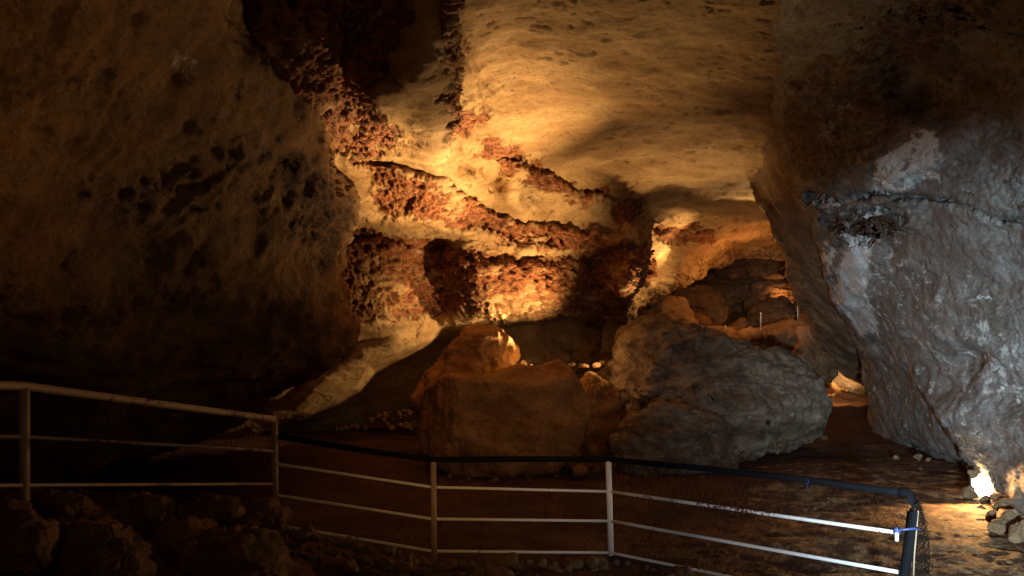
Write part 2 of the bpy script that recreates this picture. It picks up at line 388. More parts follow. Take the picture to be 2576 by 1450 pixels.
gone = inside(uu + jx * .5, vv + jy * .5, [(1640, 640), (1632, 590), (1655, 560), (1700, 543), (1790, 540), (1860, 545), (1935, 556), (2030, 560), (2030, 1140), (1540, 1140), (1555, 880), (1575, 810), (1600, 745), (1625, 700)]) > 0
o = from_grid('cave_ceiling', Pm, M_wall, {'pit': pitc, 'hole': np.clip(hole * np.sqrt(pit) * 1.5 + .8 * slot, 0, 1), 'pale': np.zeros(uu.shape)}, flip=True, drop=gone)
tag(o, 'tan limestone ceiling running down into a pitted dark red lower wall, lit from below', 'cave wall', kind='structure')

# ------------------------------------------------------------------ rock sheets with a rounded free edge
def sheet(name, O, S, Df, mat, nt, ns, wrap_d=2.5, wrap_in=30, nw=26, disp=None, attrs=None, jit=10, jseed=3, jscale=1.0, smooth=4, edge=(.45, 18)):
    S2 = resample(S, nt, smooth); O2 = resample(O, nt, smooth)
    s = np.linspace(0, 1, ns)[None, :]
    u = O2[:, :1] * (1 - s) + S2[:, :1] * s; v = O2[:, 1:2] * (1 - s) + S2[:, 1:2] * s
    d = Df(u, v)
    # rounding toward the edge
    L = np.hypot(S2[:, 0] - O2[:, 0], S2[:, 1] - O2[:, 1])[:, None]
    e = (1 - s) * L
    d = d + edge[0] * np.exp(-e / edge[1])
    # round the back
    q = np.linspace(0, 1, nw)[1:][None, :]
    dirv = (O2 - S2) / (L + 1e-6)
    ub = u[:, -1:] + dirv[:, :1] * wrap_in * q ** 2; vb = v[:, -1:] + dirv[:, 1:2] * wrap_in * q ** 2
    db = d[:, -1:] + wrap_d * q ** 1.2
    U = np.c_[u, ub]; Vv = np.c_[v, vb]; Dd = np.c_[d, db]
    P0 = W(U, Vv, Dd)
    # uneven edge
    wgt = np.exp(-np.c_[e, np.zeros_like(ub)] / 60)
    U = U + wgt * fbm(P0, jscale, 5, jseed, gain=.6) * jit; Vv = Vv + wgt * fbm(P0, jscale, 5, jseed + 20, gain=.6) * jit
    P0 = W(U, Vv, Dd); N0 = gnormal(P0[:, :ns], EYE)
    NN = gnormal(P0)
    sg = np.sign((NN[:, :ns] * N0).sum(-1).mean()); NN = NN * sg
    at = attrs(U, Vv, P0) if attrs else {'pit': np.zeros(U.shape), 'pale': np.zeros(U.shape)}
    h = disp(P0, U, Vv, at)
    P1 = P0 + NN * h[..., None]
    return from_grid(name, P1, mat, at, flip=False)

# near left mass
SL = [(560, -300), (600, -60), (610, 0), (622, 45), (650, 100), (700, 150), (748, 200), (785, 250), (812, 300), (832, 350), (846, 400), (862, 450), (884, 500),
      (896, 545), (886, 600), (872, 660), (862, 720), (862, 775), (872, 800), (880, 825), (868, 856), (820, 895), (765, 935), (700, 980), (630, 1030), (550, 1068), (465, 1104), (350, 1150), (150, 1190), (-200, 1240), (-600, 1290)]
OL = [(-700, -300), (-700, 150), (-700, 500), (-700, 800), (-700, 1000), (-700, 1290)]
DL = tps([(-700, -300, 3.6), (-700, 300, 4.4), (-700, 800, 5.2), (-700, 1290, 8), (0, -300, 4.2), (300, 0, 5.8), (0, 300, 5.4), (0, 650, 6.4), (300, 400, 7.2),
          (600, 100, 7.4), (600, -200, 6.0), (600, 400, 8.8), (820, 320, 9.6), (840, 600, 11.4), (600, 650, 10), (300, 700, 8.6), (0, 800, 7.2), (0, 900, 8.2), (200, 880, 8.8),
          (500, 850, 11), (800, 850, 13.0), (950, 820, 14.8), (860, 780, 12.9), (0, 1050, 9.8), (300, 1050, 11.6), (600, 1000, 13.5), (480, 1110, 15), (0, 1210, 11.5)])
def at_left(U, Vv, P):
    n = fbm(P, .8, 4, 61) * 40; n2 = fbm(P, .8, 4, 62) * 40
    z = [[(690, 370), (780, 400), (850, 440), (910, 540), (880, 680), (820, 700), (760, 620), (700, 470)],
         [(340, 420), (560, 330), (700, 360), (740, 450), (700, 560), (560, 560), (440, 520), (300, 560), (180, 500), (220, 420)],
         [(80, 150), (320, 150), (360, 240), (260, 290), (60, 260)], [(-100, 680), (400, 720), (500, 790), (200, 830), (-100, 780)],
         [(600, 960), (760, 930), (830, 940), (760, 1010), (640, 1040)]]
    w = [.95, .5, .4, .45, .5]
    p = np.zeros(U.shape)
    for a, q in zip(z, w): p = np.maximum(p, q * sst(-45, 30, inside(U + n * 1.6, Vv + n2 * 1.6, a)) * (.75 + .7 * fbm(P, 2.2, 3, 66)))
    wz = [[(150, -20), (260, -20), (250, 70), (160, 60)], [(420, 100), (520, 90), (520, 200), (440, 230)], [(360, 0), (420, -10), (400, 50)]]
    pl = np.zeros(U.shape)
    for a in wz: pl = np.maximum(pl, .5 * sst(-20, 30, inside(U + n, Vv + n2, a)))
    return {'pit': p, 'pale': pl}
def dp_left(P, U, Vv, at):
    h = fbm(P, .5, 4, 71) * .35 + fbm(P, 2.0, 6, 72, gain=.6) * .05 + .03 * sst(-.1, .15, fbm(P, .8, 4, 70, gain=.65))
    Pq = P + .16 * np.stack([fbm(P, 2.5, 4, 5, gain=.65), fbm(P, 2.5, 4, 6, gain=.65), fbm(P, 2.5, 4, 8, gain=.65)], -1)
    f1, f2 = worley(Pq, 3.8, 73); g1, g2 = worley(Pq, 1.7, 75)
    rim = sst(.10, .0, np.abs(g1 - .36)) * sst(0, .35, fbm(P, .6, 2, 78)) * .03
    h += rim + at['pit'] * (-.10 * sst(.6, .2, f1) - .06 * sst(.55, .2, g1) + fbm(P, 5, 3, 74) * .05)
    h += -.05 * sst(.28, .12, g1 + .15 * fbm(P, 4, 3, 76)) * sst(0, .35, fbm(P, .6, 2, 78))
    h += .03 * ridged(P, .9, 3, 79, st=(.6, .6, 2.2)) * sst(600, 900, Vv)
    h2 = at['pit'] * sst(.55, .25, f1) + sst(.26, .14, g1 + .15 * fbm(P, 4, 3, 76)) * sst(0, .35, fbm(P, .6, 2, 78)); at['hole'] = np.clip(h2, 0, 1) * .2
    return h
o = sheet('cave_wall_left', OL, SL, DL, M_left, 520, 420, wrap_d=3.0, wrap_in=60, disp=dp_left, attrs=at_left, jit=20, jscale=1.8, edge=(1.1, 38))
tag(o, 'dark brown overhanging rock wall filling the left of the cave, pocked with hollows', 'cave wall', kind='structure')

# right mass
SR = [(1835, -320), (1870, -100), (1885, 0), (1889, 126), (1905, 175), (1924, 221), (1941, 278), (1957, 345), (1976, 412), (1990, 470), (2015, 520), (2052, 590), (2078, 660), (2098, 740),
      (2118, 810), (2136, 862), (2160, 905), (2166, 950), (2180, 1000), (2182, 1055), (2205, 1090), (2245, 1118), (2330, 1148), (2405, 1172), (2440, 1200), (2470, 1225), (2500, 1232), (2560, 1290), (2700, 1370), (3100, 1480)]
OR = [(3150, -320), (3150, 0), (3150, 400), (3150, 800), (3150, 1150), (3150, 1480)]
DR0 = tps([(1880, 0, 9.6), (1835, -320, 6.4), (2300, -320, 5.6), (3150, -320, 4), (1930, 240, 12), (1990, 470, 14.6), (2100, 740, 18), (2160, 900, 20.5), (2180, 1050, 23.2), (2245, 1118, 18.6), (2330, 1148, 16.2), (2430, 1180, 14.4),
           (2576, 1290, 10.6), (2200, 0, 8.0), (2576, 0, 6.2), (3150, 400, 4.6), (2200, 300, 10.4), (2200, 600, 13.6), (2300, 900, 14.6), (2250, 1020, 17.6), (2576, 300, 7.4), (2576, 700, 9.2), (2576, 950, 10.2), (2450, 1000, 12.0), (2420, 1120, 13.6),
           (3150, 900, 6.4), (3150, 1480, 7.4), (2400, 600, 10.8), (2400, 300, 9.0), (2380, 200, 8.8)])
def DR(u, v):
    d = DR0(u, v)
    P = W(u, v, d) * np.array([1, .45, 1]); n = fbm(P, 1.2, 3, 83) * 26 + fbm(P, 4.5, 4, 85, gain=.7) * 16; n2 = fbm(P, 1.2, 3, 84) * 26 + fbm(P, 4.5, 4, 86, gain=.7) * 16
    # the big crack
    for pl, w, a in (([(2040, 500), (2110, 505), (2220, 480), (2270, 488), (2380, 500), (2440, 520), (2600, 560)], 8, .5), ([(2080, 560), (2150, 565), (2230, 560), (2270, 545)], 12, .55), ([(2110, 620), (2180, 600)], 6, .25), ([(2060, 525), (2160, 530), (2240, 520)], 5, .22), ([(2120, 590), (2230, 580)], 5, .2), ([(2200, 440), (2260, 460), (2330, 440)], 4, .15)):
        dd, ss = poly_d(u + n * .7, v + n2 * .7, pl); d = d + a * np.exp(-(dd / w) ** 2)
        d = d - .22 * np.exp(-np.abs(dd - 26) / 22) * (ss < 0)
    # vertical flutes
    dd, _ = poly_d(u + n, v + n2, [(2130, 620), (2160, 740), (2180, 860)]); d = d - .2 * np.exp(-(dd / 24) ** 2)
    dd, _ = poly_d(u + n, v + n2, [(2075, 640), (2110, 760)]); d = d - .2 * np.exp(-(dd / 14) ** 2)
    dd, _ = poly_d(u + n, v + n2, [(2230, 640), (2225, 760), (2250, 900)]); d = d + .12 * np.exp(-(dd / 18) ** 2)
    # front buttress right of the crevice
    dd, ss = poly_d(u + n * .5, v + n2 * .5, [(2290, 940), (2330, 1000), (2372, 1060), (2420, 1110), (2450, 1180), (2490, 1226)])
    sd = -dd * ss
    d = d - 1.1 * sst(-5, 7, sd) * np.exp(-np.clip(sd, 0, None) / 160) * sst(960, 1060, v) * sst(4000, 100, dd)
    # hollow at the foot and upper hollow
    dd, _ = poly_d(u, v, [(2360, 915), (2450, 905)]); d = d + .45 * np.exp(-(dd / 26) ** 2)
    dd, _ = poly_d(u + n, v + n2, [(2270, 200), (2330, 240)]); d = d + .35 * np.exp(-(dd / 60) ** 2)
    dd, ss = poly_d(u + n, v + n2, [(2180, 70), (2350, 60), (2480, 90), (2620, 80)]); d = d - .3 * sst(-6, 10, -dd * ss) * np.exp(-dd / 90)
    lz = sst(10, 60, inside(u + n, v + n2, [(1960, 430), (2050, 470), (2220, 380), (2330, 330), (2420, 480), (2400, 560), (2260, 640), (2080, 660)])); d = d + lz * ridged(P, 1.6, 4, 87, st=(.6, .6, 3)) * .10
    return d
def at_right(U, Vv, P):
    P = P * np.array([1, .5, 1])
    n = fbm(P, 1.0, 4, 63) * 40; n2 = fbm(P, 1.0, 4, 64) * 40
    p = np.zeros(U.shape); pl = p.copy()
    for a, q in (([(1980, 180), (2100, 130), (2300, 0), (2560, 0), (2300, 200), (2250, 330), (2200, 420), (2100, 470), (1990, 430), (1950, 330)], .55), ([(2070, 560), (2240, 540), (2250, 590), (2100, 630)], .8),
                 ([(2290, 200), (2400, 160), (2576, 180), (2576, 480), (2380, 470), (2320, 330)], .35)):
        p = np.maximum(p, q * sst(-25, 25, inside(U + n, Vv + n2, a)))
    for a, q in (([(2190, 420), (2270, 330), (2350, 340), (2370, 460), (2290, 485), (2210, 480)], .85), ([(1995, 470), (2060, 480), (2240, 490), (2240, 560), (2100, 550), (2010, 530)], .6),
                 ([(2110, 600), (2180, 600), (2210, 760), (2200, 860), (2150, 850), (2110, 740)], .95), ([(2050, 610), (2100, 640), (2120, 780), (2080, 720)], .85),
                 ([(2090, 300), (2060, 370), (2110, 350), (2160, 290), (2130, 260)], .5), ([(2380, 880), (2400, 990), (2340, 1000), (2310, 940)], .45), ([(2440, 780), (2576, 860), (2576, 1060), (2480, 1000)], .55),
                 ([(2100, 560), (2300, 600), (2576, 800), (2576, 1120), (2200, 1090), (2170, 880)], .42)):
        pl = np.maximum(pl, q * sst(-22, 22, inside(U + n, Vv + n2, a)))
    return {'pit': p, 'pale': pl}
def dp_right(P, U, Vv, at):
    P = P * np.array([1, .42, 1])
    h = fbm(P, .45, 3, 91) * .26 + fbm(P, 1.6, 6, 92, gain=.6) * .07 + fbm(P, 4.5, 5, 94, gain=.7) * .035
    f1, f2 = worley(P + .1 * fbm(P, 3, 2, 5)[..., None], 2.6, 93)
    h += -.025 * sst(.45, .1, f1) + (at['pit'] * .6 + .15) * (fbm(P, 6, 3, 95, gain=.7) * .06)
    cr = np.abs(fbm(P, .9, 4, 97, st=(1, 1, 1.8)))
    h -= .03 * sst(.03, .0, cr) * sst(-.05, .3, fbm(P, .5, 2, 98) + .1)
    return h
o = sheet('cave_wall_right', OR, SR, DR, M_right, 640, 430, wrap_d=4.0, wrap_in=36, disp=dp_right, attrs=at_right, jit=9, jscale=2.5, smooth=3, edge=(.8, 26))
tag(o, 'grey and rusty leaning rock mass with a deep horizontal crack on the right', 'cave wall', kind='structure')

# flank behind the right mass
SF = [(1868, 300), (1868, 380), (1872, 430), (1886, 468), (1900, 495), (1924, 525), (1945, 570), (1963, 622), (1982, 690), (2008, 752), (2036, 822), (2056, 868), (2076, 915), (2090, 955), (2100, 1000), (2104, 1012)]
OF = [(2330, 300), (2330, 600), (2330, 1012)]
DF = tps([(1868, 300, 15.6), (1930, 300, 13.8), (1990, 300, 13.0), (2100, 300, 13), (1868, 400, 18.3), (1920, 400, 16.6), (1985, 400, 14.6), (1886, 468, 20.2), (1940, 470, 17.4), (2000, 470, 15.3), (2100, 470, 15), (1924, 525, 20.0), (2030, 540, 16.4), (1965, 620, 21.4), (2070, 630, 17.8), (2110, 740, 19.4), (2010, 752, 23.4), (2036, 822, 25.5), (2135, 840, 21.4), (2200, 800, 20.5), (2076, 915, 29), (2150, 900, 24), (2104, 1012, 33), (2170, 1012, 31.5), (2330, 1012, 30), (2330, 300, 12), (2330, 600, 17)])
def dp_gen(a=.22, b=.07, c=.05, seed=100):
    def f(P, U, Vv, at):
        f1, _ = worley(P, 2.0, seed + 5)
        return fbm(P, .6, 4, seed) * a + fbm(P, 2.2, 4, seed + 1, gain=.6) * b - c * sst(.4, .1, f1)
    return f
o = sheet('cave_wall_flank', OF, SF, DF, M_flank, 340, 170, wrap_d=2.5, wrap_in=20, disp=dp_gen(), jit=8, jscale=2, smooth=2)
tag(o, 'brown rock flank seen edge on between the ceiling and the grey rock mass', 'cave wall', kind='structure')

# arch and lit slope at the mouth of the passage
SA = [(2060, 600), (1990, 625), (1930, 628), (1880, 640), (1845, 642), (1812, 652), (1785, 662), (1760, 684), (1722, 706), (1676, 732), (1638, 754), (1606, 778), (1582, 812), (1556, 845), (1530, 880)]
OA = [(2080, 500), (1950, 500), (1800, 500), (1640, 500), (1540, 560), (1560, 640), (1545, 740), (1525, 800), (1510, 860), (1490, 900)]
DA = tps([(2080, 500, 24.6), (1950, 540, 25.5), (1780, 540, 25.2), (1650, 565, 24.4), (1600, 600, 23.8), (1700, 600, 26.4), (1850, 600, 28.6), (1990, 620, 30), (1850, 640, 31), (1790, 680, 29.5), (1640, 640, 25.4), (1700, 660, 27),
          (1650, 720, 25.6), (1600, 740, 24.4), (1660, 760, 26.4), (1618, 680, 27.0), (1570, 790, 23.6), (1560, 850, 23), (1440, 640, 22.5), (1430, 900, 22.5), (1500, 560, 22.5)])
def at_arch(U, Vv, P):
    n = fbm(P, .8, 4, 65) * 25
    p = np.zeros(U.shape)
    for a, q in (([(1640, 565), (1720, 560), (1800, 570), (1790, 600), (1700, 605), (1650, 600)], .75), ([(1560, 600), (1640, 640), (1650, 700), (1560, 740), (1500, 700)], 1.0), ([(1560, 720), (1660, 740), (1600, 800), (1560, 820)], .35)):
        p = np.maximum(p, q * sst(-8, 8, inside(U + n, Vv + n, a)))
    return {'pit': p, 'pale': np.zeros(U.shape)}
def dp_arch(P, U, Vv, at):
    f1, _ = worley(P, 2.4, 113)
    return fbm(P, .6, 4, 110) * .3 + ridged(P, 1.2, 4, 111, st=(.4, .4, 2.5)) * .10 + at['pit'] * (-.4 * sst(.6, .2, f1)) + fbm(P, 2.4, 4, 112, gain=.5) * .05
o = sheet('passage_wall', OA, SA, DA, M_wall, 420, 160, wrap_d=3, wrap_in=14, disp=dp_arch, attrs=at_arch, jit=14, smooth=3)
tag(o, 'lamp lit arch and slanting ledge at the mouth of the far passage', 'cave wall', kind='structure')

# back of the far chamber
ub, vb = np.meshgrid(np.linspace(1400, 2400, 220), np.linspace(480, 1010, 130))
Db = 46 - 6 * sst(760, 600, vb) + 1.5 * np.sin(ub / 40)
Pb = W(ub, vb, Db); Pb += gnormal(Pb, EYE) * (fbm(Pb, .25, 5, 120) * 1.6 + ridged(Pb, .4, 4, 121, st=(.4, .4, 2)) * .3)[..., None]
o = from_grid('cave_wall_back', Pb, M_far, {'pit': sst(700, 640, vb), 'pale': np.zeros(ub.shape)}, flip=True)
tag(o, 'dark red brown back wall of the far chamber', 'cave wall', kind='structure')

# ------------------------------------------------------------------ ground
def ground_z(x, y):
    z = -.1 + .4 * sst(24, 33, y) - .1 * sst(9, 6, y)
    # bank the left railing stands on
    z = z + .95 * sst(-1.2, -3.6, x) * sst(9.2, 6.2, y)
    # dark hollow left of the path
    z = z - .5 * sst(-2.5, -6, x) * sst(8, 11, y) * sst(18, 14, y)
    # stony rubble slope climbing into the far chamber
    z = z + 2.7 * sst(24, 38, y) * sst(10.5, 7.5, x * 28 / np.maximum(y, 1)) * sst(1.0, 4.5, x * 28 / np.maximum(y, 1))
    return z
r = np.geomspace(2.2, 60, 620); aa = np.linspace(-.95, .95, 760)
A, R = np.meshgrid(aa, r); gx = A * R; gy = R
gz = ground_z(gx, gy)
Pg = np.stack([gx, gy, gz], -1)
nn = fbm(Pg, .5, 4, 130) * .10 + fbm(Pg, 2.6, 6, 131, gain=.65, st=(.7, 1.4, 1)) * .03 + sst(26, 32, gy) * (ridged(Pg, .5, 4, 132) * .35)
fw, _ = worley(Pg, 3.2, 133, st=(.6, 1.2, 1)); nn -= .03 * sst(.3, .1, fw)
bank = sst(-.6, -2.4, gx) * sst(9.5, 7.5, gy); nn += bank * (ridged(Pg, 1.6, 4, 134) * .10)
Pg[..., 2] += nn
pth = sst(.6, 1.8, gx - .9 - (gy - 8) * .33) * sst(22, 12, gy)
o = from_grid('ground', Pg, M_floor, {'pit': .25 * bank, 'pale': .6 * pth}, flip=False)
tag(o, 'dark red trodden earth floor of the cave', 'cave floor', kind='structure')

# ------------------------------------------------------------------ boulders
def boulder(name, outline, d0, tf, mat, label, cat='boulder', tb=None, n=(90, 150), seed=1, rough=(.10, .035), facets=9, pw=.8, group=None, pit=0, pale=0, strat=None, lean=0, smooth_out=2, parent=None, dv=0, full=False, planes=()):
    """closed stone: silhouette outline, real depth range d0-tf .. d0+tb"""
    tb = tb or tf; out = np.array(outline, float); c = out.mean(0)
    O = resample(list(map(tuple, out)) + [tuple(out[0])], n[1] + 1, 0)[:-1]
    k = np.hanning(2 * smooth_out + 3)[1:-1]; k /= k.sum()
    for q in (0, 1): O[:, q] = np.convolve(np.r_[O[-smooth_out:, q], O[:, q], O[:smooth_out, q]], k, 'valid')
    phi = np.linspace(0, math.pi, n[0])[:, None]
    rho = np.sin(phi) ** .9
    u = c[0] + (O[:, 0][None] - c[0]) * rho; v = c[1] + (O[:, 1][None] - c[1]) * rho
    cs = np.cos(phi); dd = np.sign(cs) * np.abs(cs) ** pw
    d = d0 - np.where(dd > 0, dd * tf, dd * tb) * np.ones_like(u)
    d = d + lean * (v - c[1]) / 100 * -1 + dv * (u - c[0]) / 100
    P = W(u, v, d)
    ctr = P.reshape(-1, 3).mean(0); size = np.ptp(P.reshape(-1, 3), axis=0).mean()
    rs = np.random.default_rng(seed)
    Q = P - ctr
    # knock flat faces into it
    for _ in range(facets):
        nrm = rs.normal(size=3)
        if not full: nrm[1] = -abs(nrm[1]) * .9
        nrm /= np.linalg.norm(nrm)
        pr = Q @ nrm; lim = pr.max() * (rs.uniform(.5, .85) if full else rs.uniform(.72, .9))
        Q = Q - nrm * (np.clip(pr - lim, 0, None) * .95)[..., None] * (np.ones(3) if full else np.array([.5, 1, .5]))
    for nrm, fr in planes:
        nrm = np.array(nrm, float); nrm /= np.linalg.norm(nrm); pr = Q @ nrm; lim = pr.max() * fr
        Q = Q - nrm * (np.clip(pr - lim, 0, None))[..., None]
    P = ctr + Q
    N = gnormal(P, None, True)
    if (N * (P - ctr)).sum(-1).mean() < 0: N = -N
    h = fbm(P + seed * 3.1, 1.6 / size * 1.5, 4, seed) * rough[0] * size + fbm(P + seed, 7 / size, 5, seed + 9, gain=.62) * rough[1] * size
    h += ridged(P, 4.5 / size, 5, seed + 5, gain=.6) * rough[1] * .55 * size
    w1, w2 = worley(P + .2 * fbm(P, 2, 2, seed)[..., None], 5.5 / size, seed + 3); h -= rough[1] * size * .8 * sst(.10, .0, w2 - w1) * sst(-.05, .3, fbm(P, 2.5 / size, 3, seed + 31))
    if strat: h += ridged(P, strat[0], 4, seed + 7, st=strat[2]) * strat[1]
    h *= np.sin(phi) ** .3
    P = P + N * h[..., None]
    base = ctr.copy(); base[2] = P[..., 2].min()
    o = from_grid(name, P - base, mat, {'pit': np.full(u.shape, float(pit)), 'pale': np.full(u.shape, float(pale))}, wrap_u=True, flip=True)
    o.location = base
    if label: tag(o, label, cat, group)
    return o

boulder('boulder', [(1150, 870), (1195, 838), (1250, 828), (1290, 845), (1305, 880), (1298, 925), (1262, 1000), (1180, 1060), (1060, 1060), (1040, 1010), (1075, 950), (1110, 920)], 16.4, 1.1, M_boul,
        'tall slanting brown boulder rising behind the large flat faced one', seed=3, n=(110, 190), lean=-.3, planes=[((.5, -.85, .1), .7), ((-.6, -.6, .5), .66)])
boulder('boulder', [(1120, 950), (1230, 945), (1330, 932), (1400, 908), (1440, 935), (1478, 1010), (1490, 1060), (1478, 1150), (1400, 1190), (1260, 1205), (1140, 1200), (1060, 1130), (1035, 1050), (1060, 985)], 14.4, 1.05, M_boul,
        'large blocky orange brown boulder with a flat front face in the middle of the cave', seed=5, n=(150, 240), facets=4, rough=(.05, .022), pw=.6, planes=[((-.1, -1, .12), .80), ((-.85, -.5, .1), .72), ((.1, -.5, .85), .80)])
boulder('boulder', [(1545, 925), (1585, 868), (1635, 838), (1700, 846), (1780, 868), (1850, 898), (1890, 912), (1955, 918), (2010, 940), (2036, 980), (2052, 1030), (2045, 1085), (1990, 1108), (1930, 1120), (1850, 1135), (1700, 1160), (1560, 1160), (1480, 1100), (1490, 1020), (1520, 950)], 17.2, 2.2, M_ridge,
        'long grey ridge shaped boulder sloping down to the right beside the path', seed=8, n=(220, 420), facets=8, rough=(.05, .038), pale=.34, strat=(1.8, .11, (.5, .8, 1.6)), pw=.75, planes=[((-.75, -.6, .15), .62), ((.25, -.75, .62), .70), ((.1, -.95, -.25), .85)])
boulder('boulder', [(1600, 1060), (1660, 1030), (1740, 1040), (1800, 1075), (1840, 1130), (1856, 1180), (1800, 1200), (1640, 1200), (1560, 1190), (1550, 1120)], 14.4, .75, M_ridge,
        'rounded tan and grey boulder at the front foot of the long ridge boulder', seed=12, n=(150, 240), rough=(.06, .04), pale=.34, strat=(3, .07, (.6, 1, 2.0)))
boulder('boulder', [(1455, 960), (1500, 935), (1545, 950), (1575, 1040), (1560, 1150), (1490, 1180), (1450, 1120), (1440, 1020)], 16.2, .6, M_boul,
        'dark red brown rock wedged in the gap between the blocky boulder and the ridge boulder', seed=14, n=(90, 140))
boulder('boulder', [(1440, 1178), (1465, 1168), (1482, 1182), (1470, 1196), (1438, 1196)], 13.6, .15, M_boul, 'small tan stone on the floor at the right foot of the blocky boulder', cat='stone', seed=16, n=(40, 60))
# far chamber rocks
far = [([(1815, 650), (1870, 640), (1900, 655), (1900, 690), (1810, 692)], 36, 1.2, 'dim brown block under the roof of the far chamber', 0),
       ([(1880, 645), (1930, 655), (1976, 672), (1976, 688), (1930, 690), (1885, 680)], 34, .7, 'pale edged slab of rock hanging under the roof of the far chamber', 0),
       ([(1790, 700), (1850, 690), (1990, 690), (2030, 705), (2010, 740), (1900, 745), (1800, 742), (1720, 752), (1700, 745), (1740, 725)], 37, 1.6, 'long horizontal orange lit shelf of rock across the far chamber', 0),
       ([(1890, 730), (1930, 716), (1990, 716), (2020, 750), (2030, 790), (1960, 800), (1900, 790), (1875, 765)], 35.5, 1.2, 'brown block of rock beneath the orange lit shelf', 0),
       ([(1895, 790), (1930, 765), (1975, 760), (2000, 800), (2010, 828), (1940, 838), (1890, 830)], 33, .9, 'large tan faced boulder behind the thin barrier posts', 0),
       ([(1700, 740), (1760, 728), (1800, 750), (1816, 785), (1808, 815), (1770, 830), (1720, 820), (1690, 785)], 33.5, 1.2, 'round rusty boulder high on the far rubble slope', 0),
       ([(1720, 806), (1755, 799), (1786, 812), (1790, 832), (1760, 842), (1722, 836)], 30.5, .6, 'small flat topped rusty stone below the round rusty boulder', 0),
       ([(1835, 835), (1850, 818), (1870, 808), (1884, 820), (1880, 838), (1850, 850)], 30.5, .5, 'small angular tan stone beside the nearest barrier post', 0),
       ([(1850, 856), (1930, 842), (2040, 822), (2080, 845), (2070, 890), (1990, 900), (1900, 892), (1850, 878)], 29, 1.6, 'layered red brown rock ledge under the barrier posts', 0),
       ([(2015, 840), (2050, 828), (2080, 880), (2096, 930), (2080, 960), (2040, 940), (2010, 900)], 27.5, .8, 'orange brown rock leaning by the passage entrance', 0),
       ([(1590, 780), (1650, 765), (1720, 770), (1740, 830), (1700, 860), (1600, 850), (1570, 820)], 29, 1.6, 'dark red rock slope end beneath the slanting lit ledge', 0),
       ([(1640, 850), (1720, 838), (1830, 848), (1860, 880), (1800, 905), (1650, 900)], 27.5, 1.0, 'dark rock mass hidden low behind the ridge boulder', 0),
       ([(2072, 935), (2082, 922), (2090, 940), (2092, 975), (2076, 978)], 35, .5, 'brightly lit knobbly rock sliver glimpsed in the passage entrance', 0)]
for i, (ol, d, t, lb, p) in enumerate(far):
    boulder('boulder', ol, d, t, M_far, lb, cat='rock', seed=40 + i, n=(70, 120), facets=10, rough=(.06, .045), group='rocks in the far chamber', strat=(1.3, .16 * min(1, t), (.35, .35, 2.6)))
# lit stones just behind the blocky boulder
for i, (u, v, w_, h_, d) in enumerate([(1290, 920, 17, 7, 16.2), (1316, 916, 18, 12, 16.3), (1338, 922, 9, 6, 16.1), (1440, 917, 11, 5, 16.9), (1470, 922, 17, 6, 16.9), (1500, 919, 19, 9, 16.9), (1516, 914, 10, 7, 17.2)]):
    ol = [(u + w_ * math.cos(t) * random.uniform(.7, 1.2), v + h_ * math.sin(t) * random.uniform(.7, 1.2)) for t in np.linspace(0, 2 * math.pi, 8)[:-1]]
    boulder('stone', ol, d, .12, M_stone, 'glowing stone on the blocky boulder skyline, ' + ('left cluster' if u < 1400 else 'right cluster'), cat='stone', seed=70 + i, n=(24, 36), facets=10, full=True, group='lamp lit stones behind the boulder')
# rubble by the wall foot, left of the boulders
for i in range(44):
    u = 1036 - 190 * random.random() ** 1.3; v = 1082 - random.random() * 70 * max(0, (u - 860) / 180)
    s_ = random.uniform(4, 11)
    boulder('stone', [(u - s_, v + s_ * .5), (u - s_ * .7, v - s_ * .5), (u + s_ * .1, v - s_ * .8), (u + s_ * .9, v - s_ * .3), (u + s_, v + s_ * .6), (u, v + s_)], 20 - (v - 1050) * .01, .13, M_bank,
            'pale broken stone in the scree at the wall foot left of the boulders', cat='stone', seed=90 + i, n=(22, 32), facets=14, full=True, group='scree stones at the foot of the wall')

# broken stone at the feet of the boulders
foot = [(1070, 1140, 14.2), (1130, 1200, 13.4), (1180, 1208, 13.2), (1245, 1212, 13.0), (1330, 1206, 13.1), (1400, 1198, 13.3), (1500, 1186, 13.7), (1535, 1190, 13.6), (1600, 1204, 13.3), (1680, 1208, 13.2), (1770, 1204, 13.3), (1850, 1190, 13.7),
        (1870, 1150, 15.0), (1915, 1135, 15.6), (1960, 1124, 16.2), (2030, 1115, 16.9), (2075, 1104, 17.4), (1050, 1085, 17), (1160, 1214, 13.0), (1290, 1200, 13.3), (1720, 1212, 13.1), (1895, 1128, 15.9)]
for i, (u, v, d) in enumerate(foot):
    a = random.choice([7, 9, 12, 16]); b = a * random.uniform(.5, .8); v -= b * .3
    ol = [(u + a * math.cos(t) * random.uniform(.8, 1.15), v + b * math.sin(t) * random.uniform(.8, 1.15)) for t in np.linspace(0, 2 * math.pi, 9)[:-1]]
    boulder('stone', ol, d, a / F * d * .8, M_bank, 'broken stone lying against the foot of the ' + ('blocky' if u < 1480 else 'ridge shaped') + ' boulder', cat='stone', seed=500 + i, n=(26, 38), facets=14, full=True, group='broken stones at the feet of the boulders')

